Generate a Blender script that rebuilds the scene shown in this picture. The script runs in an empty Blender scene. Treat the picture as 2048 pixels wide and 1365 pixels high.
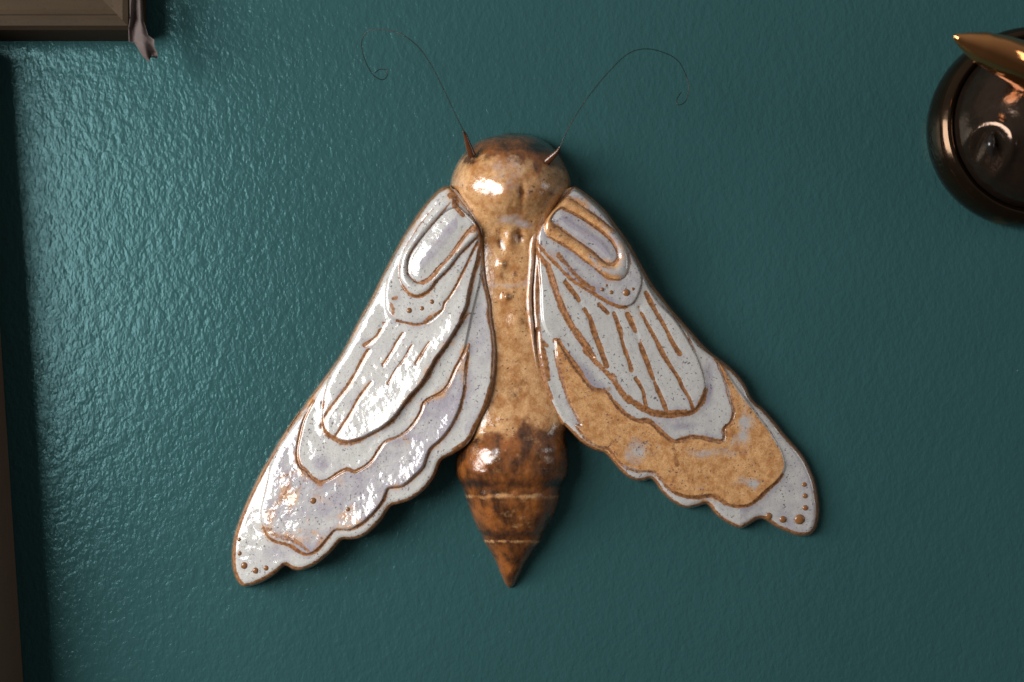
import bpy, math, random
import numpy as np
from mathutils import Vector, Matrix

random.seed(7)
SC = bpy.context.scene
S = 0.00025          # metres per photo pixel on the wall plane
D = 0.55             # camera to wall
CX, CY = 1024.0, 682.5

# ------------------------------------------------------------------ camera
cam_d = bpy.data.cameras.new("camera")
cam = bpy.data.objects.new("camera", cam_d)
SC.collection.objects.link(cam)
cam.location = (0, -D, 0)
cam.rotation_euler = (math.radians(90), 0, 0)
cam_d.sensor_width = 36
cam_d.lens = 36 * D / (2048 * S)
cam_d.clip_start = 0.01
cam_d.clip_end = 50
cam_d.dof.use_dof = True
cam_d.dof.focus_distance = D - 0.014
cam_d.dof.aperture_fstop = 3.2
SC.camera = cam

# ------------------------------------------------------------------ world and light
w = bpy.data.worlds.new("World"); SC.world = w; w.use_nodes = True
bg = w.node_tree.nodes["Background"]
_t = w.node_tree; _g = _t.nodes.new("ShaderNodeTexCoord"); _s = _t.nodes.new("ShaderNodeSeparateXYZ"); _r = _t.nodes.new("ShaderNodeValToRGB")
_m = _t.nodes.new("ShaderNodeMapRange"); _m.inputs[1].default_value = -1; _m.inputs[2].default_value = 1
_t.links.new(_g.outputs["Generated"], _s.inputs[0]); _t.links.new(_s.outputs[2], _m.inputs[0]); _t.links.new(_m.outputs[0], _r.inputs[0])
_r.color_ramp.elements[0].position = 0.2; _r.color_ramp.elements[0].color = (0.22, 0.20, 0.19, 1)     # dim floor
_r.color_ramp.elements[1].position = 0.85; _r.color_ramp.elements[1].color = (1.35, 1.32, 1.28, 1)       # pale ceiling
_t.links.new(_r.outputs[0], bg.inputs[0])
bg.inputs[1].default_value = 0.17

def area(name, loc, target, sx, sy, power, col):
    l = bpy.data.lights.new(name, 'AREA'); l.shape = 'RECTANGLE'
    l.size = sx; l.size_y = sy; l.energy = power; l.color = col
    o = bpy.data.objects.new(name, l); SC.collection.objects.link(o)
    o.location = loc
    d = Vector(target) - Vector(loc)
    o.rotation_euler = d.to_track_quat('-Z', 'Y').to_euler()
    return o
area("window_light", (-0.90, -0.82, 0.13), (0.03, -0.45, 0.10), 0.96, 0.62, 28, (1.0, 0.985, 0.965))
area("far_window_light", (1.25, -0.42, 0.12), (0.0, 0, 0.0), 0.22, 0.50, 1.3, (1.0, 0.97, 0.93))

SC.view_settings.view_transform = 'Standard'
SC.view_settings.look = 'None'
SC.view_settings.exposure = 0
SC.view_settings.gamma = 1

# ------------------------------------------------------------------ helpers
def unp(px, py, z):
    """photo pixel and height above the wall (m) -> point in the room"""
    f = (D - z) / D
    return ((px - CX) * S * f, -z, (CY - py) * S * f)

def link(o, parent=None):
    SC.collection.objects.link(o)
    if parent is not None: o.parent = parent
    return o

def mesh_obj(name, verts, faces, mat, parent=None, smooth=True, normals=None, attrs=None):
    me = bpy.data.meshes.new(name)
    if isinstance(verts, np.ndarray) and isinstance(faces, np.ndarray):
        nv, nf, k = len(verts), len(faces), faces.shape[1]
        me.vertices.add(nv); me.vertices.foreach_set("co", verts.astype(np.float32).ravel())
        me.loops.add(nf * k); me.loops.foreach_set("vertex_index", faces.astype(np.int32).ravel())
        me.polygons.add(nf); me.polygons.foreach_set("loop_start", np.arange(0, nf * k, k, dtype=np.int32))
        me.update(calc_edges=True)
    else:
        me.from_pydata([tuple(v) for v in verts], [], [tuple(f) for f in faces]); me.update()
    if smooth: me.polygons.foreach_set("use_smooth", np.ones(len(me.polygons), dtype=bool))
    if attrs:
        for k, a in attrs.items():
            at = me.attributes.new(k, 'FLOAT', 'POINT'); at.data.foreach_set("value", a.astype(np.float32).ravel())
    if normals is not None: me.normals_split_custom_set_from_vertices(normals.astype(np.float32))
    me.validate()
    if mat: me.materials.append(mat)
    return link(bpy.data.objects.new(name, me), parent)

def empty(name, loc=(0, 0, 0)):
    o = bpy.data.objects.new(name, None); o.location = loc; o.empty_display_size = 0.02
    return link(o)

def tag(o, label, cat, group=None):
    o['label'] = label; o['category'] = cat
    if group: o['group'] = group

def cr(pts, closed=False, n=6):
    """Catmull-Rom through the points"""
    P = np.array(pts, float); m = len(P); out = []
    for i in range(m if closed else m - 1):
        if closed: p0, p1, p2, p3 = P[i - 1], P[i], P[(i + 1) % m], P[(i + 2) % m]
        else: p0, p1, p2, p3 = P[max(i - 1, 0)], P[i], P[i + 1], P[min(i + 2, m - 1)]
        for j in range(n):
            t = j / n
            out.append(0.5 * ((2 * p1) + (-p0 + p2) * t + (2 * p0 - 5 * p1 + 4 * p2 - p3) * t * t + (-p0 + 3 * p1 - 3 * p2 + p3) * t ** 3))
    if not closed: out.append(P[-1])
    return np.array(out)

def tube(name, pts, radii, mat, parent=None, sides=8, closed_ends=True):
    P = np.array(pts, float); n = len(P)
    T = np.gradient(P, axis=0); T /= np.linalg.norm(T, axis=1)[:, None] + 1e-12
    up = np.array([0, -1, 0.02]); V = []; F = []
    for i in range(n):
        a = np.cross(T[i], up); a /= np.linalg.norm(a) + 1e-12
        b = np.cross(a, T[i])
        for k in range(sides):
            th = 2 * math.pi * k / sides
            V.append(P[i] + radii[i] * (math.cos(th) * a + math.sin(th) * b))
    for i in range(n - 1):
        for k in range(sides):
            F.append((i * sides + k, i * sides + (k + 1) % sides, (i + 1) * sides + (k + 1) % sides, (i + 1) * sides + k))
    F.append(tuple(range(sides))[::-1]); F.append(tuple((n - 1) * sides + k for k in range(sides)))
    return mesh_obj(name, V, F, mat, parent)

def ss(a, b, x):
    t = np.clip((x - a) / (b - a), 0, 1); return t * t * (3 - 2 * t)

_rng = np.random.RandomState(3)
_lat = _rng.rand(256, 256)
def vnoise(x, y, s, seed=0):
    u = x / s + seed * 17.3; v = y / s + seed * 31.7
    i = np.floor(u).astype(int); j = np.floor(v).astype(int); fu = u - i; fv = v - j
    fu = fu * fu * (3 - 2 * fu); fv = fv * fv * (3 - 2 * fv)
    a = _lat[i % 256, j % 256]; b = _lat[(i + 1) % 256, j % 256]; c = _lat[i % 256, (j + 1) % 256]; d = _lat[(i + 1) % 256, (j + 1) % 256]
    return (a * (1 - fu) + b * fu) * (1 - fv) + (c * (1 - fu) + d * fu) * fv
def fnoise(x, y, s, seed=0):
    return 0.55 * vnoise(x, y, s, seed) + 0.3 * vnoise(x, y, s / 2.1, seed + 1) + 0.15 * vnoise(x, y, s / 4.3, seed + 2)

# ------------------------------------------------------------------ materials
class NT:
    def __init__(self, name):
        self.m = bpy.data.materials.new(name); self.m.use_nodes = True
        self.t = self.m.node_tree; self.n = self.t.nodes; self.b = self.n["Principled BSDF"]
        self.tc = self.n.new("ShaderNodeTexCoord")
    def set(self, **k):
        for a, v in k.items():
            s = self.b.inputs[a.replace('_', ' ')]
            self.put(s, v)
    def put(self, sock, v):
        if isinstance(v, bpy.types.NodeSocket): self.t.links.new(v, sock)
        elif isinstance(v, (tuple, list)) and len(v) == 3 and sock.type == 'RGBA': sock.default_value = (*v, 1)
        else: sock.default_value = v
    def noise(self, scale, detail=3, rough=0.55, dist=0, vec=None):
        n = self.n.new("ShaderNodeTexNoise"); n.inputs["Scale"].default_value = scale
        n.inputs["Detail"].default_value = detail; n.inputs["Roughness"].default_value = rough; n.inputs["Distortion"].default_value = dist
        self.t.links.new(vec or self.tc.outputs["Object"], n.inputs["Vector"]); return n.outputs["Fac"]
    def vor(self, scale, feature='F1', rnd=1.0, vec=None):
        n = self.n.new("ShaderNodeTexVoronoi"); n.feature = feature; n.inputs["Scale"].default_value = scale; n.inputs["Randomness"].default_value = rnd
        self.t.links.new(vec or self.tc.outputs["Object"], n.inputs["Vector"]); return n
    def attr(self, name):
        n = self.n.new("ShaderNodeAttribute"); n.attribute_name = name; return n.outputs["Fac"]
    def math(self, op, a, b=0.0, clamp=False):
        n = self.n.new("ShaderNodeMath"); n.operation = op; n.use_clamp = clamp
        self.put(n.inputs[0], a); self.put(n.inputs[1], b); return n.outputs[0]
    def step(self, x, lo, hi, a=0.0, b=1.0):
        n = self.n.new("ShaderNodeMapRange"); n.interpolation_type = 'SMOOTHSTEP'
        self.put(n.inputs[0], x); n.inputs[1].default_value = lo; n.inputs[2].default_value = hi
        n.inputs[3].default_value = a; n.inputs[4].default_value = b; return n.outputs[0]
    def mix(self, f, a, b):
        n = self.n.new("ShaderNodeMix"); n.data_type = 'RGBA'
        self.put(n.inputs[0], f); self.put(n.inputs[6], a); self.put(n.inputs[7], b); return n.outputs[2]
    def mapping(self, scale=(1, 1, 1), rot=(0, 0, 0)):
        n = self.n.new("ShaderNodeMapping"); n.inputs["Scale"].default_value = scale; n.inputs["Rotation"].default_value = rot
        self.t.links.new(self.tc.outputs["Object"], n.inputs["Vector"]); return n.outputs[0]
    def bump(self, h, strength, dist, normal=None):
        n = self.n.new("ShaderNodeBump"); n.inputs["Strength"].default_value = strength; n.inputs["Distance"].default_value = dist
        self.t.links.new(h, n.inputs["Height"])
        if normal: self.t.links.new(normal, n.inputs["Normal"])
        return n.outputs[0]

def wing_glaze():
    k = NT("milky_wing_glaze")
    iron = k.math('ADD', k.attr("iron"), k.math('MULTIPLY', k.math('SUBTRACT', k.noise(800, 5, 0.7), 0.5), 1.3))
    iron = k.step(iron, 0.30, 0.72)
    tan = k.math('ADD', k.attr("tan"), k.math('MULTIPLY', k.math('SUBTRACT', k.noise(110, 5, 0.65), 0.5), 1.5))
    tan = k.step(tan, 0.28, 0.78)
    lil = k.step(k.math('ADD', k.attr("lilac"), k.math('MULTIPLY', k.math('SUBTRACT', k.noise(160, 4, 0.6), 0.5), 1.3)), 0.04, 0.95)
    grain = k.noise(2600, 2, 0.6)
    white = k.mix(grain, (0.335, 0.33, 0.322), (0.54, 0.525, 0.495))
    lilac = k.mix(grain, (0.19, 0.175, 0.215), (0.38, 0.35, 0.385))
    c = k.mix(lil, white, lilac)
    tanc = k.mix(k.step(k.noise(230, 6, 0.75), 0.34, 0.64), (0.38, 0.165, 0.052), (0.64, 0.37, 0.165))
    tanc = k.mix(k.step(grain, 0.35, 0.6), k.mix(0.5, tanc, (0.30, 0.12, 0.04)), tanc)
    c = k.mix(tan, c, tanc)
    ironc = k.mix(k.step(k.noise(600, 4, 0.7), 0.35, 0.65), (0.15, 0.060, 0.022), (0.34, 0.155, 0.060))
    c = k.mix(iron, c, ironc)
    # iron specks in the stoneware body
    v = k.vor(520); spk = k.step(k.noise(800, 2, 0.5), 0.625, 0.67)
    sel = k.step(k.noise(90, 3), 0.40, 0.60, 0.25, 1)
    c = k.mix(k.math('MULTIPLY', spk, k.math('MULTIPLY', sel, 0.85)), c, (0.07, 0.06, 0.075))
    v2 = k.vor(1300); spk2 = k.step(v2.outputs["Distance"], 0.2, 0.3, 1, 0)
    sel2 = k.step(k.noise(700, 2), 0.52, 0.6)
    c = k.mix(k.math('MULTIPLY', spk2, k.math('MULTIPLY', sel2, 0.6)), c, (0.16, 0.08, 0.035))
    k.set(Base_Color=c)
    k.set(Roughness=k.step(k.noise(95, 4, 0.6), 0.35, 0.7, 0.30, 0.45), Specular_IOR_Level=0.25)
    k.set(Coat_Weight=1.0, Coat_Roughness=0.05, Coat_IOR=1.55)
    h = k.math('ADD', k.noise(330, 4, 0.62), k.math('MULTIPLY', k.noise(1500, 2), 0.25))
    nb = k.bump(h, 0.30, 0.0005)
    k.set(Normal=nb, Coat_Normal=k.bump(k.noise(150, 4, 0.55), 0.15, 0.0008))
    return k.m

def body_glaze():
    k = NT("amber_body_glaze")
    dark = k.math('ADD', k.attr("dark"), k.math('MULTIPLY', k.math('SUBTRACT', k.noise(210, 5, 0.68), 0.5), 1.25))
    dark = k.step(dark, 0.20, 0.70)
    pale = k.step(k.math('ADD', k.attr("pale"), k.math('MULTIPLY', k.math('SUBTRACT', k.noise(180, 4, 0.6), 0.5), 1.2)), 0.3, 0.95)
    grain = k.noise(2300, 2, 0.6)
    amber = k.mix(k.step(k.noise(150, 6, 0.72), 0.33, 0.66), (0.34, 0.138, 0.040), (0.62, 0.37, 0.175))
    amber = k.mix(k.step(grain, 0.3, 0.6), k.mix(0.5, amber, (0.28, 0.12, 0.04)), amber)
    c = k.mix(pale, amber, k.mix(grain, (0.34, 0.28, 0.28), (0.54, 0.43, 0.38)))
    dk = k.mix(k.step(k.noise(95, 6, 0.66, 0, k.mapping((1.3, 1, 0.8))), 0.30, 0.74), (0.030, 0.012, 0.006), (0.30, 0.098, 0.022))
    raw = k.math("ADD", k.attr("dark"), k.math("MULTIPLY", k.math("SUBTRACT", k.noise(210, 5, 0.68), 0.5), 0.9))
    dk = k.mix(k.step(raw, 1.0, 1.6), dk, (0.020, 0.010, 0.007))
    c = k.mix(dark, c, dk)
    v = k.vor(430); spk = k.step(k.noise(560, 2, 0.5), 0.64, 0.69)
    sel = k.step(k.noise(80, 3), 0.40, 0.58, 0.2, 1)
    c = k.mix(k.math('MULTIPLY', spk, k.math('MULTIPLY', sel, 0.85)), c, (0.045, 0.03, 0.028))
    k.set(Base_Color=c, Roughness=k.step(k.noise(120, 3), 0.35, 0.7, 0.14, 0.3))
    k.set(Coat_Weight=1.0, Coat_Roughness=0.04, Coat_IOR=1.55)
    k.set(Normal=k.bump(k.noise(420, 4, 0.62), 0.35, 0.0007), Coat_Normal=k.bump(k.noise(230, 5, 0.62), 0.40, 0.0012))
    return k.m

def wall_paint():
    k = NT("teal_wall_paint")
    mp = k.mapping((1, 1, 0.68), (0, math.radians(24), 0))
    n1 = k.noise(560, 3, 0.5, 0.3, mp); n2 = k.noise(230, 2, 0.5, 0, mp); n3 = k.noise(26, 2)
    h = k.math('ADD', k.math('ADD', k.math('MULTIPLY', n1, 0.55), k.math('MULTIPLY', n2, 0.8)), k.math('MULTIPLY', n3, 0.8))
    c = k.mix(k.noise(14, 4, 0.6), (0.0215, 0.064, 0.066), (0.0265, 0.076, 0.079))
    v = k.vor(60); sp = k.step(v.outputs["Distance"], 0.018, 0.03, 1, 0)
    c = k.mix(k.math('MULTIPLY', sp, k.step(k.noise(40, 1), 0.58, 0.62)), c, (0.35, 0.42, 0.42))
    k.set(Base_Color=c, Roughness=k.step(n2, 0.3, 0.7, 0.17, 0.26), Specular_IOR_Level=0.27, Specular_Tint=(0.45, 0.90, 0.95))
    k.set(Normal=k.bump(h, 0.6, 0.0009))
    return k.m

def wood(name, c1, c2, axis_scale, rough=0.4):
    k = NT(name)
    mp = k.mapping(axis_scale)
    f = k.noise(60, 5, 0.65, 0.6, mp)
    c = k.mix(f, c1, c2)
    c = k.mix(k.step(k.noise(900, 3), 0.55, 0.75, 0, 0.5), c, tuple(x * 0.45 for x in c1))
    k.set(Base_Color=c, Roughness=rough, Specular_IOR_Level=0.25, Normal=k.bump(f, 0.3, 0.0008))
    return k.m

def metal_glaze():
    k = NT("copper_lustre_glaze")
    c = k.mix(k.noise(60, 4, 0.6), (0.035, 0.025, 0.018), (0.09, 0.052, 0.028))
    c = k.mix(k.step(k.noise(34, 3, 0.5), 0.56, 0.74), c, (0.42, 0.17, 0.05))  # orange reflections along the groove, painted as bright copper noise patches
    k.set(Base_Color=c, Metallic=0.93, Roughness=k.step(k.noise(45, 4, 0.6), 0.35, 0.75, 0.07, 0.22))
    k.set(Normal=k.bump(k.noise(70, 3), 0.12, 0.002))
    return k.m

def horn_glaze():
    k = NT('bright_copper_glaze')
    k.set(Base_Color=k.mix(k.noise(60, 4), (0.62, 0.25, 0.085), (0.80, 0.38, 0.15)), Metallic=0.97, Roughness=0.10)
    k.set(Normal=k.bump(k.noise(70, 3), 0.12, 0.002))
    return k.m

def plain(name, col, rough, metal=0.0, bump=0.0):
    k = NT(name)
    c = k.mix(k.noise(300, 4), tuple(x * 0.7 for x in col), tuple(min(1, x * 1.25) for x in col))
    k.set(Base_Color=c, Roughness=rough, Metallic=metal)
    if bump: k.set(Normal=k.bump(k.noise(500, 3), 0.4, bump))
    return k.m

M_WING = wing_glaze(); M_BODY = body_glaze(); M_WALL = wall_paint()
M_WIRE = plain("dark_wire", (0.030, 0.022, 0.016), 0.3, 0.6)
M_BEAD = plain("iron_brown_bead", (0.20, 0.088, 0.032), 0.16, 0.0, 0.0004)
M_HORNB = plain("dark_amber_socket", (0.075, 0.026, 0.010), 0.12, 0.0, 0.0004)
M_GILT = wood("old_gilt_wood", (0.018, 0.010, 0.004), (0.054, 0.034, 0.016), (0.15, 1, 1), 0.8)
M_BROWN = wood("dark_stained_wood", (0.105, 0.072, 0.050), (0.165, 0.115, 0.082), (1, 1, 0.12))
M_BOARD = plain("grey_backing_board", (0.10, 0.09, 0.08), 0.8)
M_LEAF = plain("dried_petal", (0.078, 0.056, 0.051), 0.8, 0, 0.0006)
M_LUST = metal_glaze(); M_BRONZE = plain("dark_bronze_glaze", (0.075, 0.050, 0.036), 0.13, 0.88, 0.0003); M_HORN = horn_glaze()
M_DARK = plain("black_glaze", (0.012, 0.010, 0.009), 0.15)

# ------------------------------------------------------------------ wall
N = 60
ax = np.linspace(-2.2, 2.2, N)
gx, gz = np.meshgrid(ax, ax)
V = np.stack([gx.ravel(), np.zeros(N * N), gz.ravel()], 1)
I = np.arange(N * N).reshape(N, N)
F = np.stack([I[:-1, :-1].ravel(), I[:-1, 1:].ravel(), I[1:, 1:].ravel(), I[1:, :-1].ravel()], 1)
wall = mesh_obj("wall", V, F, M_WALL); wall['kind'] = "structure"

# ------------------------------------------------------------------ moth: wings as modelled clay relief
def crop(ox, oy, k): return lambda *p: [(ox + x * k, oy + y * k) for x, y in p]
C1 = crop(700, 350, 0.23443); C2 = crop(560, 620, 0.26376); C3 = crop(440, 820, 0.27103)
C4 = crop(1040, 360, 0.29304); C5 = crop(1060, 640, 0.23442); C6 = crop(1100, 800, 0.27344)
C7 = crop(860, 240, 0.29304); C8 = crop(860, 780, 0.30769)

G = 1.1
class Grid:
    def __init__(s, x0, x1, y0, y1):
        s.x = np.arange(x0, x1, G); s.y = np.arange(y0, y1, G)
        s.X, s.Y = np.meshgrid(s.x, s.y)
    def dist(s, poly, R=45, closed=False):
        d = np.full(s.X.shape, float(R)); P = np.asarray(poly, float)
        Q = np.roll(P, -1, 0) if closed else P[1:]
        for a, b in zip(P if closed else P[:-1], Q):
            lo = np.minimum(a, b) - R; hi = np.maximum(a, b) + R
            i0, i1 = np.searchsorted(s.x, [lo[0], hi[0]]); j0, j1 = np.searchsorted(s.y, [lo[1], hi[1]])
            if i1 <= i0 or j1 <= j0: continue
            X = s.X[j0:j1, i0:i1] - a[0]; Y = s.Y[j0:j1, i0:i1] - a[1]
            e = b - a; t = np.clip((X * e[0] + Y * e[1]) / (e @ e + 1e-9), 0, 1)
            np.minimum(d[j0:j1, i0:i1], np.hypot(X - t * e[0], Y - t * e[1]), out=d[j0:j1, i0:i1])
        return d
    def sdf(s, pts, R=45, n=6):
        P = cr(pts, True, n); d = s.dist(P, R, True); ins = np.zeros(s.X.shape, bool)
        for a, b in zip(P, np.roll(P, -1, 0)):
            if a[1] == b[1]: continue
            lo, hi = min(a[1], b[1]), max(a[1], b[1])
            j0, j1 = np.searchsorted(s.y, [lo, hi])
            if j1 > j0:
                xc = a[0] + (s.y[j0:j1] - a[1]) / (b[1] - a[1]) * (b[0] - a[0])
                ins[j0:j1] ^= s.x[None, :] > xc[:, None]
        return np.where(ins, d, -d)

def bead(parent, px, py, rpx, z, mat=M_BEAD, flat=0.4):
    V = []; F = []; n = 14; r = rpx * S * (D - z) / D; c = np.array(unp(px, py, z))
    rings = [(1.0, -0.3), (1.0, 0.1), (0.86, 0.5), (0.55, 0.83), (0.2, 0.98)]
    for q, h in rings:
        for k in range(n):
            a = 2 * math.pi * k / n
            V.append(c + np.array([q * r * math.cos(a), -h * r * flat, q * r * math.sin(a)]))
    for i in range(len(rings) - 1):
        for k in range(n): F.append((i * n + k, i * n + (k + 1) % n, (i + 1) * n + (k + 1) % n, (i + 1) * n + k))
    F.append(tuple((len(rings) - 1) * n + k for k in range(n)))
    return mesh_obj("bead", V, F, mat, parent)

def build_wing(root, w):
    g = Grid(*w['box']); X, Y = g.X, g.Y
    d_out = g.sdf(w['outline'], 60)
    d_low = g.sdf(w['low']); d_band = g.sdf(w['band']); d_pan = g.sdf(w['panel'])
    d_lobe = g.sdf(w['lobe']); d_ho = g.sdf(w['hoof_out']); d_hi = g.sdf(w['hoof_in'])
    def st(d, e=4.5): return 0.62 * ss(-2.0, e, d) + 0.38 * ss(-20, 16, d)
    H = w['h0'](X, Y)
    H = H + 1.3 * st(d_low) + 1.5 * st(d_band) + 1.4 * st(d_pan) + 1.5 * st(d_lobe)
    ring_t = np.clip(d_ho, 0, None); ring_e = np.clip(-d_hi, 0, None)
    ring = (d_ho > 0) & (d_hi < 0)
    frac = np.where(ring, ring_t / (ring_t + ring_e + 1e-6), 0)
    H = H + np.where(ring, 1.7 * np.sin(np.pi * frac) ** 0.7, 0)
    H = H + 0.9 * ss(0, 30, d_hi) + 0.5 * ss(-2, 4, d_hi)
    if 'bank' in w: H = H + w['bank'](X, Y, d_low, d_band, d_pan, d_lobe)
    iron = np.zeros_like(X); tan = np.zeros_like(X); lil = np.zeros_like(X)
    wob = fnoise(X, Y, 26, 5)
    for P, wd, amp in w['strokes']:
        dd = g.dist(cr(P), 30)
        wl = (wd * 1.15 if wd > 2 else wd) * (0.35 + 0.9 * wob)
        iron = np.maximum(iron, amp * (0.50 + 0.75 * fnoise(X, Y, 55, 14)) * ss(wl + 3.6, wl - 3.0, dd))
    halo = np.zeros_like(X)
    for P, wd, amp in w["strokes"]:
        if wd > 2: halo = np.maximum(halo, amp * ss(wd + 11, wd, g.dist(cr(P), 30)))
    label = np.zeros(X.shape, int)               # 0 rim, 1 lower panel, 2 band, 3 veined panel, 4 lobe, 5 horseshoe, 6 cell, 10+ veins
    label[d_low > 0] = 1; label[d_band > 0] = 2; label[d_pan > 0] = 3; label[d_lobe > 0] = 4; label[ring] = 5; label[d_hi > 0] = 6
    for i, (P, wd) in enumerate(w['veins']):
        dd = g.dist(cr(P), 30)
        br = fnoise(X, Y, 30, 11 + i); wl = wd * (0.35 + 1.1 * br)
        iron = np.maximum(iron, ss(wl + 2.0, wl - 1.6, dd) * ss(0.22, 0.40, br + 0.08))
        H = H - 0.25 * np.exp(-(dd / (wd * 0.9)) ** 2)
        halo = np.maximum(halo, 0.8 * ss(wd + 8, wd, dd) * (br > 0.3))
        label[(dd < wd * 1.3) & (label > 2) & (label < 4)] = 10 + i
    # glaze breaks to iron brown where it runs thin over the slab's rim
    rim = w['rim'](X, Y) * (0.6 + 0.8 * fnoise(X, Y, 40, 9))
    iron = np.maximum(iron, 1.0 * ss(rim + 3, rim - 3, d_out))
    tan = np.clip(w['tan'](X, Y, d_low, d_band, d_pan, d_lobe, ring), 0, 1)
    tan = np.maximum(tan, 0.5 * ss(11, 2, d_out)) + 0.30 * halo * (0.3 + fnoise(X, Y, 60, 51))
    lil = np.clip(w['lilac'](X, Y, d_low, d_band, d_pan, d_lobe, d_hi), 0, 1)
    tan = tan + 0.07
    lil = lil + 0.30 * halo + 0.5 * (fnoise(X, Y, 80, 61) - 0.45)
    # hand-made unevenness
    H = H + 0.55 * (fnoise(X, Y, 95, 2) - 0.5) + 0.34 * (fnoise(X, Y, 34, 4) - 0.5)
    H = H + w['rough'](X, Y, d_low, d_band, d_pan) * (fnoise(X, Y, 9, 6) - 0.5)
    # rounded rim of the slab and its side going back to the wall
    r = 13.0
    dd = np.clip(d_out, 0, r)
    H = H - 0.25 * (r - np.sqrt(np.clip(r * r - (r - dd) ** 2, 0, None)))
    edge = ss(-3.2, 0.0, d_out)
    H = H * edge - 1.2 * (1 - edge)
    # to room coordinates
    z = np.clip(H, -1.2, None) / 1000.0
    f = (D - np.clip(z, 0, None)) / D
    P3 = np.stack([(X - CX) * S * f, -z, (CY - Y) * S * f], -1)
    du = np.gradient(P3, axis=1); dv = np.gradient(P3, axis=0)
    nrm = np.cross(dv, du); nrm /= np.linalg.norm(nrm, axis=2)[..., None] + 1e-12
    nrm[nrm[..., 1] > 0] *= -1
    nv = X.size; idx = np.arange(nv).reshape(X.shape)
    quads = np.stack([idx[:-1, :-1], idx[1:, :-1], idx[1:, 1:], idx[:-1, 1:]], -1)
    keep = np.maximum.reduce([d_out[:-1, :-1], d_out[1:, :-1], d_out[1:, 1:], d_out[:-1, 1:]]) > -3.6
    lq = label[:-1, :-1]
    P3 = P3.reshape(-1, 3); nrm = nrm.reshape(-1, 3); att = dict(iron=iron.ravel(), tan=tan.ravel(), lilac=lil.ravel())
    names = {0: 'wing', 1: 'lower_panel', 2: 'scalloped_band', 3: 'veined_panel', 4: 'shoulder_lobe', 5: 'horseshoe_ridge', 6: 'oval_cell'}
    parent = None
    for lb in [0, 1, 2, 3, 4, 5, 6] + [10 + i for i in range(len(w['veins']))]:
        q = quads[keep & (lq == lb)]
        if len(q) == 0: continue
        u, inv = np.unique(q.ravel(), return_inverse=True)
        o = mesh_obj(names.get(lb, 'vein'), P3[u], inv.reshape(-1, 4), M_WING, root if lb == 0 else parent, True, nrm[u], {k: a[u] for k, a in att.items()})
        if lb == 0:
            parent = o; o['label'] = w['label']
    def zat(px, py): return z[int((py - g.y[0]) / G), int((px - g.x[0]) / G)]
    for px, py, r_ in w['beads']: bead(parent, px, py, r_, zat(px, py))
    return parent, zat

# --- traced edges, photo pixels
L_low_in = C2((255, 690), (225, 745), (180, 840), (150, 960), (130, 1080), (150, 1180), (200, 1220), (250, 1280), (310, 1305), (380, 1280), (450, 1235), (510, 1210), (570, 1225), (640, 1190), (700, 1140), (740, 1080), (800, 1000), (880, 970), (960, 920), (1030, 840), (1070, 770), (1090, 710), (1140, 670), (1220, 630), (1280, 560), (1330, 450), (1390, 340), (1432, 262))
L_low_out = C2((1430, 330), (1410, 450), (1400, 600), (1370, 740), (1310, 870), (1230, 980), (1150, 1050)) + C3((1530, 350), (1500, 430), (1430, 500), (1350, 565), (1250, 580), (1225, 620), (1200, 680), (1130, 770), (1050, 840), (960, 885), (860, 885), (810, 930), (760, 990), (710, 1040), (650, 1068), (590, 1050), (530, 1010), (470, 990), (400, 970), (350, 930), (320, 870), (300, 790), (305, 710), (330, 610), (345, 540), (365, 440), (390, 370), (430, 280), (490, 190), (560, 90), (620, 20))
L_ridge = C1((1125, 530), (1105, 680), (1065, 820), (1030, 960), (1000, 1120), (950, 1240)) + C2((1415, 30), (1370, 100), (1310, 200), (1250, 290), (1190, 370), (1140, 460), (1080, 560), (1000, 650), (930, 740), (870, 820), (790, 890), (700, 940), (620, 980), (540, 1005), (470, 1005), (410, 975), (350, 935), (322, 880))
L_panel_left = C2((316, 810), (325, 700), (345, 600), (390, 480), (440, 370), (540, 240), (610, 110)) + C1((40, 1350), (110, 1210), (200, 1060), (270, 920), (330, 800), (410, 650), (470, 540), (540, 430), (620, 310), (710, 200), (790, 130))
L_shoulder = C1((850, 105), (920, 150), (990, 250), (1060, 350), (1100, 430))
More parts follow.
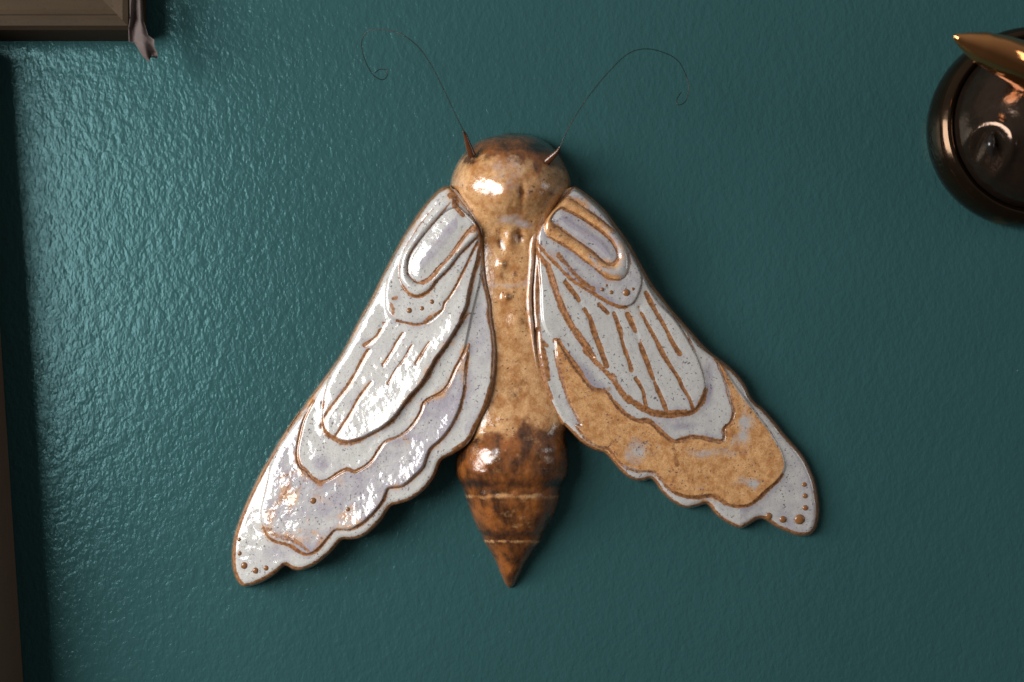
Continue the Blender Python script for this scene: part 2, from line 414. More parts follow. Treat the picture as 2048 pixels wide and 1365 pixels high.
left = dict(
    box=(445, 1010, 355, 1192), label="glossy left wing with pale grey glaze and bright window glare",
    outline=C1((835, 95), (770, 122), (700, 190), (600, 310), (520, 430), (450, 540), (390, 650), (310, 800), (250, 920), (180, 1060), (90, 1220)) + C2((650, 0), (585, 110), (520, 240), (450, 360), (380, 460), (300, 570), (210, 690), (130, 810), (60, 910)) + C3((590, 10), (520, 110), (440, 230), (370, 350), (310, 450), (250, 570), (195, 690), (150, 800), (115, 900), (95, 1000), (90, 1080), (95, 1160), (110, 1220), (135, 1270), (165, 1298), (200, 1302), (270, 1285), (340, 1255), (410, 1210), (460, 1165), (490, 1152), (540, 1178), (590, 1185), (650, 1168), (710, 1140), (770, 1095), (830, 1040), (875, 985), (910, 958), (960, 958), (1020, 950), (1080, 920), (1140, 870), (1190, 815), (1230, 755), (1265, 712), (1320, 695), (1400, 670), (1480, 615), (1540, 555), (1590, 480), (1620, 400), (1650, 365), (1720, 330)) + C2((1240, 1130), (1320, 1090), (1400, 1040), (1450, 985), (1490, 900), (1530, 820), (1580, 720), (1610, 620), (1630, 500), (1640, 380), (1640, 280), (1630, 180), (1610, 60)) + C7((420, 1250), (400, 1150), (385, 1060), (378, 960), (370, 850), (345, 740), (300, 640), (210, 535), (150, 465)),
    low=L_low_in + L_low_out,
    band=L_low_in[:-1] + C2((1425, 200), (1450, 80)) + C1((1080, 1050), (1115, 900), (1135, 700), (1130, 560)) + C1((1080, 420), (1050, 350), (980, 240), (900, 130), (830, 110), (770, 145), (700, 215), (600, 330), (530, 440), (460, 550), (400, 650), (325, 800), (260, 930), (190, 1070), (100, 1230)) + C2((655, 20), (590, 125), (525, 255), (455, 375), (385, 475), (310, 580)),
    panel=L_ridge + L_panel_left + L_shoulder,
    lobe=C1((850, 105), (760, 140), (690, 200), (600, 330), (520, 450), (440, 570), (360, 760), (310, 920), (298, 1050), (305, 1150), (340, 1210), (400, 1245), (480, 1265), (560, 1278), (620, 1272), (680, 1250), (740, 1205), (790, 1150), (810, 1090), (850, 1040), (900, 960), (950, 860), (1000, 760), (1050, 650), (1090, 580), (1120, 500), (1085, 420), (1050, 350), (980, 240), (920, 150)),
    hoof_out=C1((850, 175), (780, 210), (700, 300), (600, 420), (520, 540), (450, 660), (420, 770), (420, 870), (450, 950), (500, 1010), (570, 1042), (640, 1020), (700, 970), (760, 890), (850, 800), (940, 680), (1030, 590), (1112, 505), (1090, 435), (1010, 350), (910, 255), (895, 200)),
    hoof_in=C1((900, 285), (850, 300), (780, 350), (690, 450), (600, 560), (520, 680), (495, 770), (500, 850), (550, 905), (610, 915), (680, 875), (750, 800), (850, 690), (950, 560), (1035, 450), (1060, 425), (990, 345), (930, 285)),
    h0=lambda X, Y: 6.6 + 0.0268 * (X - 465) + 0.012 * np.clip(Y - 700, 0, None),
    rim=lambda X, Y: np.where(Y > 900, 7.0, np.where((X > 900) & (Y > 540), 11.0, 4.0)),
    strokes=[(L_ridge, 5.6, 1), (L_low_in, 4.4, 1), (L_low_out[:28], 3.4, 1), (L_low_out[27:], 1.2, .8), (C2((325, 700), (345, 600), (390, 480), (440, 370)), 0.9, .8),
        (C1((400, 1245), (480, 1265), (560, 1278), (620, 1272)), 3, 1), (C1((640, 1260), (690, 1215)), 5, 1), (C1((720, 1200), (790, 1150), (810, 1090), (850, 1040), (900, 960), (950, 860), (1000, 760), (1050, 650), (1090, 580)), 3.2, 1),
        (C1((440, 560), (360, 760), (310, 920), (298, 1050), (310, 1160)), 0.8, .7),
        (C1((850, 175), (890, 200), (895, 255)), 7, 1), (C1((905, 280), (965, 345)), 4, .9), (C1((850, 240), (790, 320), (690, 440), (600, 550), (510, 680), (492, 770), (500, 850), (560, 915), (620, 920)), 2.6, .85), (C1((620, 920), (690, 880), (760, 795), (860, 690), (950, 560), (1040, 450), (1085, 440)), 4.4, 1),
        (C1((850, 180), (780, 215), (700, 300), (600, 420), (520, 540), (450, 660), (422, 770), (422, 870), (450, 950)), 2.2, .7), (C1((450, 950), (500, 1010), (570, 1040), (640, 1018), (700, 965), (735, 910)), 4, 1), (C1((700, 965), (760, 890), (850, 800), (940, 680), (1030, 590), (1105, 505), (1090, 440)), 2.8, 1), (C1((1040, 470), (1085, 440)), 7, 1),
        (C1((365, 1060), (395, 1050)), 4, 1), (C1((350, 1100), (370, 1150), (360, 1185)), 3.4, 1),
        (C1((790, 110), (840, 100), (900, 130), (980, 230), (1060, 350), (1110, 440), (1150, 560), (1130, 640)), 3.6, .9), (C1((1095, 590), (1130, 560)), 5, 1),
        (C3((530, 470), (490, 600), (420, 700), (370, 800)), 4, .75), (C3((650, 500), (590, 570), (540, 650), (500, 770)), 3, .7), (C3((600, 430), (520, 470), (450, 500)), 4, .8), (C3((590, 420), (660, 490), (740, 540)), 6, .9), (C3((350, 880), (420, 930), (540, 960), (650, 1040)), 5, .7)],
    veins=[(C2((785, 105), (740, 190), (690, 240), (640, 270)), 5.5), (C2((670, 310), (600, 430), (530, 560), (470, 640), (400, 730), (340, 820), (322, 880)), 5), (C2((930, 180), (890, 240), (840, 330), (780, 420)), 3.6), (C2((690, 550), (600, 670), (540, 780), (490, 860), (420, 970)), 4), (C2((1000, 270), (940, 370), (880, 450), (820, 560)), 2.6), (C2((1130, 250), (1100, 290), (1030, 410)), 3.6), (C2((330, 700), (325, 745)), 3.5)],
    tan=lambda X, Y, lo, ba, pa, lb, ring: 0.22 * ss(0, 8, lo) * ss(2, -4, ba) * (0.25 + 0.9 * np.exp(-((X - 580) / 70) ** 2 - ((Y - 1010) / 110) ** 2)) + 0.25 * np.exp(-((X - 690) / 30) ** 2 - ((Y - 1030) / 40) ** 2),
    lilac=lambda X, Y, lo, ba, pa, lb, hi: 0.50 * ss(0, 8, lo) * ss(2, -4, ba) + 0.75 * np.exp(-((X - 645) / 26) ** 2 - ((Y - 925) / 22) ** 2) * (ba > 0) + 0.6 * ss(14, 26, hi) * (X < 915) + 0.5 * np.exp(-((X - 540) / 50) ** 2 - ((Y - 1110) / 26) ** 2) * (lo < 0) + 0.3 * (ba < 0) * (X > 930),
    bank=lambda X, Y, lo, ba, pa, lb: 3.0 * np.clip(((X - 780) * .8 + (Y - 760) * .6 + 70) / 140, 0, 1.2) ** 2 * ss(-1, 6, pa) * ss(4, -4, lb) + 3.0 * np.clip(((X - 740) * .75 + (Y - 980) * .66 + 20) / 100, 0, 1.3) ** 2 * ss(-1, 6, lo) * ss(3, -6, ba),
    rough=lambda X, Y, lo, ba, pa: 0.04 + 0.08 * ss(0, 8, lo) * ss(2, -4, ba) + 0.03 * ss(0, 8, pa),
    beads=[(*C1((505, 1158))[0], 5.6), (*C1((615, 1140))[0], 4.6), (*C1((700, 1083))[0], 4.8)] + [(*C3((a, b))[0], r * 0.27) for a, b, r in [(143, 957, 16), (146, 1060, 17), (180, 1150, 26), (262, 1187, 23), (341, 1168, 20), (688, 672, 24), (945, 735, 17)]])

R_low_in = C5((1590, 315), (1620, 400), (1670, 530), (1710, 660), (1740, 790), (1710, 880), (1660, 930), (1660, 1000), (1640, 1035), (1560, 1030), (1480, 1010), (1390, 1000), (1310, 1020), (1230, 1035), (1170, 1000), (1110, 950), (1050, 890), (1000, 860), (920, 860), (840, 820), (770, 760), (710, 690), (660, 620), (600, 600), (540, 590), (480, 530), (430, 460), (370, 380), (300, 270), (250, 190), (218, 172))
R_low_out = C5((218, 270), (240, 400), (290, 570), (350, 740), (430, 890)) + C6((190, 190), (260, 280), (340, 340), (430, 362), (470, 420), (550, 490), (650, 525), (760, 530), (810, 580), (870, 650), (960, 700), (1080, 715), (1180, 700), (1240, 735), (1300, 765), (1380, 780), (1460, 770), (1530, 720), (1580, 670), (1650, 610), (1700, 550), (1725, 490), (1710, 400), (1670, 320), (1600, 210), (1530, 120)) + C5((1740, 530), (1660, 410))
R_ridge = C4((100, 450), (140, 530), (190, 590), (220, 680), (260, 800), (300, 900), (360, 1010), (430, 1110), (500, 1210)) + C5((480, 260), (570, 370), (660, 460), (730, 550), (800, 640), (880, 705), (960, 755), (1050, 795), (1130, 810), (1240, 805), (1340, 798), (1410, 770), (1470, 690), (1500, 600))
R_panel_right = C5((1490, 500), (1460, 400), (1410, 270), (1340, 120)) + C4((1200, 1180), (1130, 1060), (1050, 940), (960, 850), (890, 750), (850, 660), (800, 570), (745, 460), (690, 375), (630, 300), (580, 225), (510, 155), (450, 105), (395, 70))
right = dict(
    box=(1048, 1662, 358, 1095), label="right wing with orange tan lower panel and matte white veined panel",
    outline=C4((360, 48), (400, 58), (460, 100), (520, 150), (590, 220), (640, 290), (700, 370), (760, 460), (810, 550), (860, 640), (900, 710), (960, 790), (1030, 880), (1100, 960), (1180, 1050), (1250, 1130), (1310, 1185)) + C5((1570, 300), (1680, 385), (1760, 460), (1830, 550)) + C6((1480, 0), (1560, 70), (1640, 160), (1720, 260), (1800, 350), (1860, 430), (1905, 520), (1935, 600), (1955, 700), (1965, 790), (1962, 860), (1945, 930), (1915, 975), (1870, 993), (1810, 990), (1740, 965), (1660, 930), (1590, 885), (1545, 870), (1500, 885), (1440, 920), (1395, 938), (1340, 920), (1270, 880), (1210, 830), (1165, 775), (1135, 762), (1080, 778), (1010, 790), (950, 775), (880, 730), (810, 660), (770, 600), (735, 578), (690, 590), (640, 592), (580, 570), (520, 520), (460, 450), (410, 395), (370, 380), (310, 360), (230, 310), (160, 240), (110, 190)) + C5((270, 890), (200, 770), (130, 600), (90, 450), (60, 280), (45, 100)) + C4((100, 1150), (80, 950), (72, 800), (76, 650), (85, 520), (95, 420), (110, 340), (160, 260), (230, 170), (300, 90)),
    low=R_low_in + R_low_out,
    band=R_low_in + C5((150, 120)) + C4((150, 950), (140, 750), (125, 560), (115, 440), (130, 340), (180, 260), (250, 170), (320, 90), (370, 65), (450, 105), (510, 160), (580, 230), (630, 300), (690, 380), (750, 470), (800, 560), (850, 650), (890, 730), (950, 805), (1020, 895), (1090, 975), (1170, 1065), (1240, 1145)),
    panel=R_ridge + R_panel_right + C4((320, 95), (240, 175), (165, 270), (120, 350)),
    lobe=C4((110, 425), (180, 510), (250, 580), (330, 660), (420, 730), (500, 770), (590, 830), (660, 865), (720, 870), (780, 840), (820, 760), (835, 690), (820, 600), (780, 520), (725, 430), (670, 345), (600, 270), (540, 200), (470, 135), (400, 80), (350, 75), (260, 165), (170, 270), (120, 350)),
    hoof_out=C4((270, 160), (330, 125), (440, 190), (540, 260), (640, 340), (700, 410), (740, 500), (745, 590), (720, 660), (670, 688), (600, 670), (520, 610), (430, 540), (340, 470), (250, 420), (190, 385), (165, 320), (195, 240)),
    hoof_in=C4((215, 265), (280, 200), (400, 250), (500, 310), (600, 390), (655, 470), (668, 530), (630, 572), (580, 560), (500, 490), (420, 430), (340, 380), (250, 310)),
    h0=lambda X, Y: 6.5 + 0.0225 * (1640 - X),
    rim=lambda X, Y: np.where((Y > 800) & (X < 1500), 5.0, np.where((X < 1130) & (Y > 480), 10.0, 5.5)),
    strokes=[(R_ridge, 6.6, 1), (R_low_in, 5.6, 1), (R_low_out[:26], 4.0, .95), (R_low_out[26:], 1.3, .7), (R_panel_right[:8], 1.4, .85),
        (C4((110, 430), (180, 510), (250, 580), (330, 660), (420, 730), (500, 775), (590, 830), (660, 862), (720, 868)), 4.4, 1), (C4((720, 868), (780, 835), (820, 760), (835, 690), (820, 600), (790, 540)), 1.6, .8), (C4((260, 510), (310, 570), (370, 640), (440, 710), (500, 745)), 6, .9),
        (C4((280, 190), (400, 250), (500, 315), (600, 390), (650, 455), (672, 530)), 3.4, 1), (C4((672, 530), (640, 575), (580, 565), (500, 495), (420, 435), (340, 380), (250, 310)), 3.2, 1), (C4((680, 685), (600, 672), (520, 612), (430, 542), (340, 472), (250, 420), (190, 385)), 3, 1), (C4((195, 370), (215, 325), (250, 310)), 6, .9), (C4((745, 500), (748, 590), (720, 660), (680, 685)), 2, .8), (C4((330, 110), (440, 190), (540, 262), (640, 345)), 2.5, .7),
        (C4((330, 80), (250, 165), (165, 270), (110, 380)), 4.4, .95), (C4((110, 470), (120, 560), (122, 720), (112, 850), (122, 1000), (145, 1130), (180, 1250), (190, 1360)), 5.5, 1), (C4((135, 1080), (180, 1130)), 5, .9),
        (C5((700, 480), (760, 590), (850, 690)), 9, .85), (C5((1090, 800), (1240, 800), (1330, 795)), 7, .9), (C5((680, 590), (560, 600)), 6, .8),
        (C6((905, 330), (930, 480)), 5, .6), (C6((760, 530), (830, 600)), 6, .8), (C6((1200, 700), (1290, 760)), 7, .7)],
    veins=[(C4((310, 700), (380, 790), (430, 870), (480, 950), (510, 1050), (550, 1150), (590, 1270)), 5.5), (C4((540, 850), (600, 910)), 4), (C4((640, 910), (680, 1020), (700, 1120), (740, 1230), (760, 1300)), 4.6), (C5((900, 500), (960, 600), (985, 720), (1000, 760)), 3.4), (C4((735, 920), (790, 1040), (830, 1150), (870, 1260), (910, 1365)) + C5((1050, 510), (1110, 640), (1170, 790)), 5.2), (C4((810, 870), (870, 990), (920, 1080), (970, 1180), (1030, 1280)) + C5((1200, 400), (1260, 490), (1310, 590), (1360, 670), (1395, 770)), 4.4), (C4((860, 770), (920, 890), (980, 990), (1040, 1110), (1090, 1190)), 4.6)],
    tan=lambda X, Y, lo, ba, pa, lb, ring: 0.80 * ss(0, 6, lo) * ss(2, -4, ba) - 0.45 * ss(0, 6, lo) * (np.exp(-((X - 1400) / 40) ** 2 - ((Y - 905) / 16) ** 2) + np.exp(-((X - 1275) / 30) ** 2 - ((Y - 915) / 25) ** 2) + np.exp(-((X - 1490) / 16) ** 2 - ((Y - 850) / 50) ** 2) + np.exp(-((X - 1500) / 34) ** 2 - ((Y - 965) / 12) ** 2)) + 0.55 * ring * ss(1270, 1180, X + 0.5 * (Y - 420)) + 0.45 * (lb > 0) * np.exp(-((X - 1170) / 40) ** 2 - ((Y - 405) / 24) ** 2) + 0.28 * ring + 0.35 * np.exp(-((X - 1255) / 12) ** 2 - ((Y - 588) / 12) ** 2),
    lilac=lambda X, Y, lo, ba, pa, lb, hi: 0.35 * ss(0, 8, lo) * ss(2, -4, ba) + 0.85 * np.exp(-(((X - 1178) * 0.74 - (Y - 752) * 0.67) / 14) ** 2 - (((X - 1178) * 0.67 + (Y - 752) * 0.74) / 52) ** 2) * (ba > 0) * (pa < 0) + 0.7 * np.exp(-((X - 1365) / 40) ** 2 - ((Y - 852) / 11) ** 2) * (pa < 0) + 0.7 * np.exp(-((X - 1418) / 12) ** 2 - ((Y - 770) / 60) ** 2) * (pa < 0) + 0.75 * ss(8, 20, hi) + 0.35 * (lo < 0) * (X > 1480) + 0.3 * (lb > 0),
    rough=lambda X, Y, lo, ba, pa: 0.06 + 0.05 * ss(0, 8, lo),
    beads=[(*C4((a, b))[0], r * 0.293) for a, b, r in [(560, 748, 13), (623, 768, 14), (590, 720, 9), (725, 770, 25), (770, 745, 11)]] + [(*C6((a, b))[0], r * 0.273) for a, b, r in [(1860, 620, 18), (1865, 703, 19), (1867, 790, 21), (1825, 875, 38), (1703, 875, 26), (1600, 850, 25)]])

moth = empty("moth_sculpture")
tag(moth, "large glazed ceramic moth with pale wings and amber body hung on the teal wall", "moth sculpture")
build_wing(moth, left)
build_wing(moth, right)

# ------------------------------------------------------------------ moth: body as one loft, cut into head, thorax, abdomen
rows = [  # y, left, right, height mm
    (266.5, 1012, 1038, 6), (268, 1000, 1052, 9), (272, 982, 1068, 13), (278, 964, 1084, 17), (288, 946, 1100, 21.5), (300, 933, 1112, 25), (315, 921, 1123, 28), (332, 911, 1131, 30.5), (352, 903, 1139, 32.5), (372, 899, 1143, 33.2), (392, 905, 1138, 32.6), (412, 922, 1120, 31), (435, 940, 1100, 28.5), (460, 953, 1085, 26.5), (490, 958, 1078, 25.2), (540, 963, 1074, 24.4), (600, 966, 1074, 23.6), (660, 968, 1078, 23.0), (720, 964, 1086, 22.8), (780, 956, 1102, 23.2), (820, 946, 1114, 24.0), (850, 934, 1124, 25.0), (872, 926, 1131, 26.4),
    (884, 921, 1135, 27.3), (900, 916, 1138, 27.9), (925, 911, 1138, 28.2), (945, 911, 1136, 28.1), (958, 914, 1133, 27.5), (968, 918.5, 1129.5, 26.0), (976, 922.5, 1125, 25.1), (982, 925.5, 1122.5, 24.9), (990, 928.5, 1120, 25.0), (1005, 932, 1118, 24.6), (1025, 938.5, 1112.5, 23.4), (1045, 947, 1103, 21.4), (1060, 953.5, 1094, 19.4), (1068, 958, 1088, 18.0), (1074, 961.5, 1085, 17.0), (1079, 964, 1084, 17.0), (1090, 969, 1079, 16.2), (1110, 981, 1065, 13.8), (1130, 992, 1052, 11.0), (1148, 999, 1042, 9.2), (1160, 1005.5, 1035, 7.2), (1168, 1009.5, 1031, 5.4), (1173, 1012.5, 1028, 3.8), (1176.5, 1017, 1023, 1.8)]
R = np.array(rows); R[:, 3] *= np.interp(R[:, 0], [266, 300, 400, 470, 840, 900, 1175], [1, 1.1, 1.06, .82, .82, 1.08, 1])
wid = ss(395, 455, R[:, 0]) * ss(872, 835, R[:, 0]); R[:, 1] -= 22 * wid; R[:, 2] += 22 * wid
ys = np.concatenate([np.linspace(266.5, 300, 30)[:-1], np.arange(300, 940, 2.5), np.arange(940, 1176.6, 1.25)])
xl = np.interp(ys, R[:, 0], R[:, 1]); xr = np.interp(ys, R[:, 0], R[:, 2]); hh = np.interp(ys, R[:, 0], R[:, 3])
def sm(a, n=5):
    k = np.ones(n) / n; p = np.pad(a, n // 2, mode='edge'); return np.convolve(p, k, 'valid')
hh = sm(hh, 7); xl = sm(xl, 5); xr = sm(xr, 5)
NT_ = 180
th = np.linspace(0, math.pi, NT_)
TH, YS = np.meshgrid(th, ys)
cx = (xl + xr)[:, None] / 2; hw = (xr - xl)[:, None] / 2
cs = np.cos(TH); sn = np.sin(TH)
PX = cx - hw * np.sign(cs) * np.abs(cs) ** 0.92
prof = np.sign(sn) * np.abs(sn) ** (0.80 - 0.53 * ss(385, 470, YS) * ss(880, 820, YS))
PY = YS + 0.0
# band curves of the abdomen sag towards the middle
sag = ss(930, 985, YS) * (1 - ss(1140, 1170, YS))
PY = PY + sag * (7 * (1 - ((PX - cx) / (hw + 1e-6)) ** 2) - 3)
HB = hh[:, None] * prof
def gs(px, py, sx, sy): return np.exp(-((PX - px) / sx) ** 2 - ((PY - py) / sy) ** 2)
up_ = np.clip(prof, 0, 1)
HB = HB + up_ * (1.6 * gs(1004, 528, 7, 7) - 0.7 * gs(1020, 545, 13, 17) + 2.0 * gs(1012, 594, 7, 7) - 1.3 * gs(1040, 472, 8, 16) - 0.9 * gs(1000, 478, 8, 18) + 1.2 * gs(1020, 478, 10, 22) + 0.9 * gs(1035, 640, 18, 26) - 0.7 * gs(1044, 388, 9, 26) + 2.2 * gs(1004, 385, 26, 36) * 0.5 + 1.2 * gs(932, 318, 10, 9))
HB = HB + up_ * ((1.9 - 1.5 * ss(440, 500, PY) * ss(880, 800, PY)) * (fnoise(PX, PY, 70, 21) - 0.5) + (0.85 - 0.65 * ss(440, 500, PY) * ss(880, 800, PY)) * (fnoise(PX, PY, 24, 23) - 0.5))
# colour masks of the glaze
dark = 0.92 * ss(842, 888, PY + 44 * (vnoise(PX, PY, 34, 3) - 0.5) - 20 * np.exp(-((PX - 1040) / 22) ** 2) * -1) * (0.40 + 0.5 * fnoise(PX * 1.0, PY * 0.35, 26, 31))
dark = dark + 0.62 * np.exp(-((PY - 968) / 13) ** 2) * (PY > 900) + 0.55 * np.exp(-((PY - 1068) / 9) ** 2) + 0.3 * ss(1085, 1110, PY)
dark = dark - (0.3 + 0.9 * fnoise(PX, PY, 30, 40)) * 0.5 * np.exp(-((PY - 991 - 5 * vnoise(PX, PY, 18, 44)) / 5) ** 2) - (0.3 + 0.9 * fnoise(PX, PY, 30, 41)) * 0.5 * np.exp(-((PY - 1082 - 3 * vnoise(PX, PY, 14, 45)) / 3.4) ** 2)
dark = dark + 0.25 * ss(1100, 1135, PX) * (PY > 860)  # abdomen's right flank darkened in colour, as shade away from the window
headd = np.clip(1.0 - (PY - 266) / (62 + 0.22 * np.clip(PX - 985, 0, 120)), 0, 1)
dark = dark + 1.25 * headd + 0.7 * gs(1075, 298, 26, 14) + 0.65 * gs(1075, 338, 7, 14) + 0.55 * gs(1043, 385, 7, 30) + 0.6 * gs(1104, 388, 9, 6) + 0.5 * gs(938, 322, 14, 10) + 0.5 * gs(1100, 322, 14, 10)
dark = dark + 0.45 * gs(1040, 472, 7, 18) + 0.45 * gs(1000, 482, 8, 20) + 0.35 * gs(1031, 548, 6, 12) + 0.35 * gs(1003, 550, 6, 12) + 0.3 * gs(1045, 640, 14, 20) + 0.25 * gs(1030, 770, 26, 40)
dark = dark + 0.12
pale = 0.38 * gs(1012, 375, 95, 60) + 0.7 * gs(1015, 440, 30, 12) + 0.6 * gs(1050, 450, 24, 12) + 0.6 * gs(1025, 572, 34, 10) + 0.5 * gs(1055, 560, 12, 16) + 0.35 * gs(1020, 330, 30, 26) + 0.45 * gs(1068, 620, 10, 90) + 0.45 * gs(985, 560, 9, 60) + 0.3 * gs(1075, 760, 10, 90)
Z = np.clip(HB, 0, None) / 1000.0
f = (D - Z) / D
B3 = np.stack([(PX - CX) * S * f, -Z + 0.0006, (CY - PY) * S * f], -1)
du = np.gradient(B3, axis=1); dv = np.gradient(B3, axis=0)
nb = np.cross(dv, du); nb /= np.linalg.norm(nb, axis=2)[..., None] + 1e-12
ctr = np.stack([(cx - CX) * S + 0 * PX, 0 * PX, (CY - PY) * S], -1)
flip = (nb * np.stack([(PX - cx) * S, -Z - 1e-4, 0 * PX], -1)).sum(2) < 0
nb[flip] *= -1
idx = np.arange(PX.size).reshape(PX.shape)
quads = np.stack([idx[:-1, :-1], idx[1:, :-1], idx[1:, 1:], idx[:-1, 1:]], -1)
B3 = B3.reshape(-1, 3); nb = nb.reshape(-1, 3)
def bodypart(name, y0, y1, parent):
    q = quads[(ys[:-1] >= y0) & (ys[:-1] < y1)].reshape(-1, 4)
    u, inv = np.unique(q.ravel(), return_inverse=True)
    return mesh_obj(name, B3[u], inv.reshape(-1, 4), M_BODY, parent, True, nb[u], dict(dark=dark.ravel()[u], pale=pale.ravel()[u]))
bodypart("head", 0, 436, moth); bodypart("thorax", 436, 878, moth)
ab = bodypart("abdomen", 878, 981, moth)
bodypart("abdomen_segment", 981, 1077, ab); bodypart("abdomen_segment", 1077, 1180, ab)

# slip seam along the right wing root, pale to paint in its lit edge
seam = cr(C4((352, 52), (300, 95), (235, 170), (165, 255), (110, 340), (92, 410), (82, 470), (80, 560), (70, 680), (62, 800), (66, 900), (78, 1000), (88, 1100), (105, 1220), (125, 1340)), False, 6)
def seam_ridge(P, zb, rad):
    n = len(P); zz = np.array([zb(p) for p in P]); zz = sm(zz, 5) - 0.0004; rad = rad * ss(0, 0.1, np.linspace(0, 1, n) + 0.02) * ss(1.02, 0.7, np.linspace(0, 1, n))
    o = tube("lit_edge_seam", [unp(p[0], p[1], z) for p, z in zip(P, zz)], rad * (0.7 + 0.5 * fnoise(P[:, 0], P[:, 1], 22, 3)), M_BODY, moth, 12)
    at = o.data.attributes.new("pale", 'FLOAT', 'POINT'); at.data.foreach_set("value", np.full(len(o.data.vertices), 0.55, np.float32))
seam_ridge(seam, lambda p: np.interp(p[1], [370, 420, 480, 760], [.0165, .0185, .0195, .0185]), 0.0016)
seam_l = cr(C7((150, 470), (205, 540), (250, 600), (300, 655), (335, 720), (358, 790)), False, 6)  # pale highlight of the left body edge, added as a seam tube
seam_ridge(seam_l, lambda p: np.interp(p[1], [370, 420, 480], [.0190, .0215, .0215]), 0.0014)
# ------------------------------------------------------------------ moth: antennae
def antenna(socket, wire, zs, zw):
    P = cr(socket, False, 5); n = len(P); zz = np.linspace(zs[0], zs[1], n)
    pts = [unp(p[0], p[1], z) for p, z in zip(P, zz)]
    o = tube("antenna_socket", pts, np.linspace(0.0021, 0.0004, n), M_HORNB, moth, 12)
    W = cr(wire, False, 7); m = len(W); t = np.linspace(0, 1, m)
    zz = np.interp(t, [a for a, b in zw], [b for a, b in zw])
    pts = [unp(p[0], p[1], z) for p, z in zip(W, sm(zz, 9))]
    tube("antenna", pts, np.full(m, 0.00018), M_WIRE, moth, 6)
antenna([(944, 312), (937, 292), (931, 272), (927, 262)], [(930, 270), (927, 262), (918, 244), (905, 217), (893, 191), (882, 168), (868, 141), (852, 114), (830, 88), (805, 70), (778, 61), (751, 59.5), (737, 62.5), (727, 73), (723, 87), (726, 108), (733, 128), (741, 142.5), (747, 151), (756, 157), (764, 160), (771, 157), (775.5, 149), (772, 140.5), (759.5, 139.5), (749, 147)],
        (0.024, 0.031), [(0, 0.031), (0.35, 0.040), (0.7, 0.024), (1, 0.022)])
CA = crop(1080, 70, 0.19778)
antenna([(1093, 324), (1104, 314), (1114, 304), (1120, 294)], CA((170, 1185), (205, 1130), (240, 1040), (290, 940), (345, 845), (430, 710), (490, 625), (620, 460), (720, 350), (800, 265), (880, 200), (960, 160), (1050, 143), (1150, 150), (1250, 180), (1340, 220), (1410, 280), (1460, 370), (1490, 450), (1503, 530), (1490, 630), (1460, 685), (1410, 710), (1385, 690), (1390, 640), (1430, 580)),
        (0.024, 0.031), [(0, 0.031), (0.35, 0.040), (0.7, 0.026), (1, 0.024)])

# ------------------------------------------------------------------ picture frames
def rail(name, a, b, inward, profile, mat, parent):
    """mitred moulding from corner a to b (outer edge); profile = list of (inset, height)"""
    a = Vector(a); b = Vector(b); d = (b - a).normalized(); inn = Vector(inward)
    V = []; F = []; n = len(profile)
    for k, base in enumerate((a, b)):
        s = d if k == 0 else -d
        for q, h in profile: V.append(base + inn * q + s * q + Vector((0, -h, 0)))
    for i in range(n - 1): F.append((i, i + 1, n + i + 1, n + i))
    F.append((n - 1, 0, n, 2 * n - 1)); F.append(tuple(range(n))[::-1]); F.append(tuple(range(n, 2 * n)))
    return mesh_obj(name, V, F, mat, parent, False)

def picture_frame(name, corner, w, h, rot, profile, mat, label):
    """corner = lower right outer corner on the wall"""
    root = empty(name, (corner[0], 0, corner[1])); root.rotation_euler = (0, rot, 0)
    tag(root, label, "picture frame")
    c = [(0, 0, 0), (-w, 0, 0), (-w, 0, h), (0, 0, h)]
    inn = [(0, 0, 1), (1, 0, 0), (0, 0, -1), (-1, 0, 0)]
    for i in range(4): rail("frame_rail", c[i], c[(i + 1) % 4], inn[i], profile, mat, root)
    q = profile[-1][0] - 0.002
    V = [(-q, -0.005, q), (-w + q, -0.005, q), (-w + q, -0.005, h - q), (-q, -0.005, h - q), (-q, -0.001, q), (-w + q, -0.001, q), (-w + q, -0.001, h - q), (-q, -0.001, h - q)]
    mesh_obj("backing_board", V, [(0, 1, 2, 3), (7, 6, 5, 4), (0, 4, 5, 1), (1, 5, 6, 2), (2, 6, 7, 3), (3, 7, 4, 0)], M_BOARD, root, False)
    return root
gilt = [(0, 0.0005), (0, 0.020), (0.0012, 0.0232), (0.0035, 0.0240), (0.006, 0.0232), (0.0075, 0.0205), (0.010, 0.0195), (0.015, 0.0185), (0.019, 0.0160), (0.0205, 0.0170), (0.0225, 0.0185), (0.026, 0.0175), (0.028, 0.014), (0.032, 0.012), (0.032, 0.0005)]
picture_frame("picture_frame", ((293 - CX) * S, (CY - 83) * S), 0.34, 0.42, 0, gilt, M_GILT, "gilt wooden picture frame at upper left with moulded mitred corner")
brown = [(0, 0.0005), (0, 0.037), (0.0015, 0.0405), (0.004, 0.042), (0.020, 0.042), (0.024, 0.038), (0.027, 0.030), (0.027, 0.0005)]
a1 = math.atan2(50, 765)
picture_frame("picture_frame", ((62 - CX) * S, (CY - 1590) * S), 0.26, 0.376, -a1, brown, M_BROWN, "dark brown wooden frame seen edge on at the lower left border")

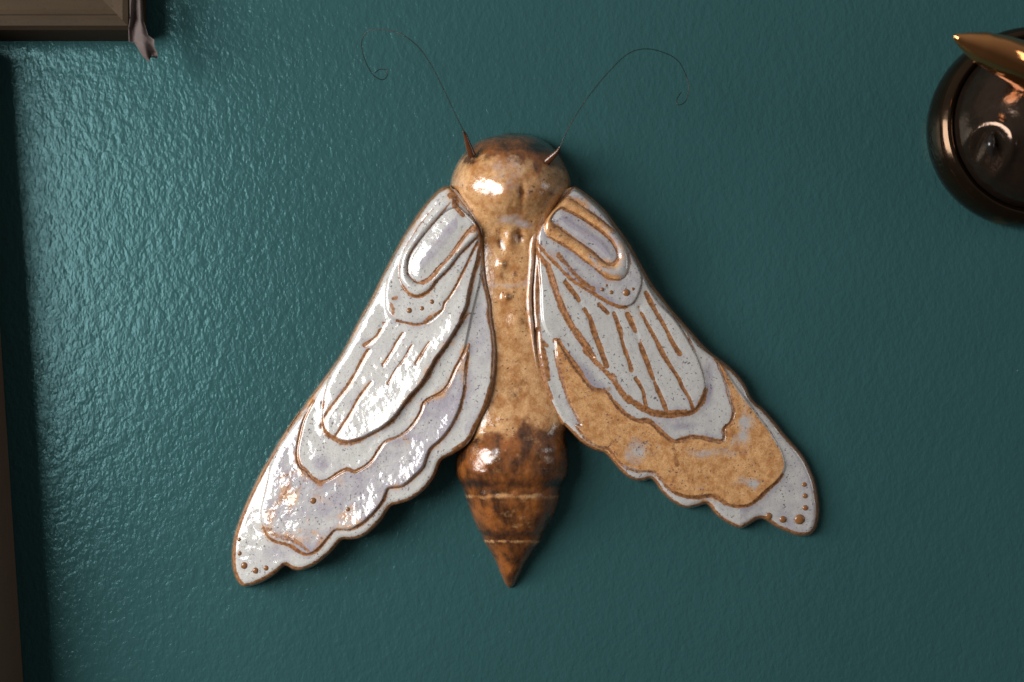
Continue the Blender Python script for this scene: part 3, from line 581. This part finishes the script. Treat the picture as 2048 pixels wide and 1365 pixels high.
# ------------------------------------------------------------------ dried petal hanging over the gilt frame corner
CP = crop(0, 0, 0.17578)
outl = CP((1470, -260), (1475, 0), (1478, 200), (1460, 320), (1463, 475), (1530, 490), (1560, 540), (1620, 640), (1690, 712), (1730, 620), (1795, 665), (1790, 600), (1755, 530), (1755, 455), (1685, 405), (1640, 250), (1622, 0), (1600, -260))
P = np.array(outl); n = len(P) // 2
V = []; F = []; K = 15
for i in range(n):
    a = P[i]; b = P[len(P) - 1 - i]
    for s in range(2):
        for j in range(K):
            t = j / (K - 1); p = a * (1 - t) + b * t
            zc = 0.0290 + 0.0011 * math.sin(t * 9 + i * 0.7) + 0.0013 * math.sin(i * 1.3 + 3 * t) + 0.0016 * (vnoise(np.array(p[0]), np.array(p[1]), 9.0, 2) - 0.5) - 0.003 * max(0, i - 5) * 0.25
            V.append(unp(p[0], p[1], zc + (0.0004 if s else 0)))
for i in range(n - 1):
    for s in range(2):
        for j in range(K - 1):
            q = (i * 2 + s) * K + j; r_ = ((i + 1) * 2 + s) * K + j
            F.append((q, q + 1, r_ + 1, r_) if s else (q, r_, r_ + 1, q + 1))
for i in range(n - 1):
    for j in (0, K - 1):
        F.append(((i * 2) * K + j, (i * 2 + 1) * K + j, (i * 2 + 3) * K + j, (i * 2 + 2) * K + j))
leaf = mesh_obj("dried_leaf", V, F, M_LEAF)
tag(leaf, "crinkled pinkish brown dried leaf hanging over the gilt frame corner", "dried leaf")

# ------------------------------------------------------------------ copper lustre ornament at the right edge
orn = empty("wall_ornament", ((2046 - CX) * S, 0, (CY - 262) * S))
tag(orn, "shiny copper glazed round ornament with a pointed horn at right edge", "wall ornament")
def lathe(name, prof, mat, parent, n=96, disp=None):
    V = []; F = []
    for i, (r, z) in enumerate(prof):
        for k in range(n):
            a = 2 * math.pi * k / n
            V.append((r * math.cos(a), -z - (disp(r * math.cos(a), r * math.sin(a)) if disp else 0), r * math.sin(a)))
    m = len(prof)
    for i in range(m - 1):
        for k in range(n): F.append((i * n + k, i * n + (k + 1) % n, (i + 1) * n + (k + 1) % n, (i + 1) * n + k))
    F.append(tuple((m - 1) * n + k for k in range(n)))
    return mesh_obj(name, V, F, mat, parent)
pr = cr([(0.0485, 0.0002), (0.0495, 0.006), (0.0485, 0.013), (0.0465, 0.0165), (0.0440, 0.0182), (0.0420, 0.0172), (0.0410, 0.0155)], False, 6)
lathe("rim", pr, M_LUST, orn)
def O(px, py, z):
    p = unp(px, py, z); return (p[0] - orn.location.x, p[1], p[2] - orn.location.z)
pr = cr([(0.0413, 0.0140), (0.0403, 0.020), (0.0375, 0.0265), (0.0315, 0.034), (0.0235, 0.0405), (0.015, 0.0445), (0.007, 0.0462), (0.0005, 0.0465)], False, 16)
EC = O(1992, 300, .042); SL = O(1984, 290, .042)
def eye(x, z):
    d = math.hypot((x - EC[0]) / .0085, (z - EC[2]) / .0135)
    return .0020 * math.exp(-((d - 1) / .28) ** 2) - .0026 * math.exp(-((x - SL[0]) / .0018) ** 2 - ((z - SL[2]) / .0062) ** 2) + .0016 * math.exp(-((x - SL[0] - .0085) / .004) ** 2 - ((z - SL[2]) / .008) ** 2)
lathe("dome", pr, M_BRONZE, orn, 200, eye)
hp = [O(1909, 72, .062), O(1912, 74, .062), O(1922, 79, .0615), O(1945, 88, .060), O(1975, 100, .057), O(2005, 112, .053), O(2040, 127, .047), O(2085, 150, .038)]
hp = cr(hp, False, 6)
hr = np.interp(hp[:, 0], [O(p, 0, z)[0] for p, z in ((1908, .062), (1915, .062), (1930, .061), (1960, .0588), (2000, .0535), (2048, .0455), (2090, .037))], [.0007, .0020, .0038, .0068, .0086, .0102, .0115])
tube("horn", hp, hr, M_HORN, orn, 40)
# dark slit of the eye
sl = cr([O(1984, 266, .0365), O(1981, 280, .0370), O(1982, 300, .0365), O(1986, 314, .0355)], False, 5)
tube("eye_slit", sl, np.interp(np.linspace(0, 1, len(sl)), [0, .5, 1], [.0004, .0021, .0004]), M_DARK, orn, 10)
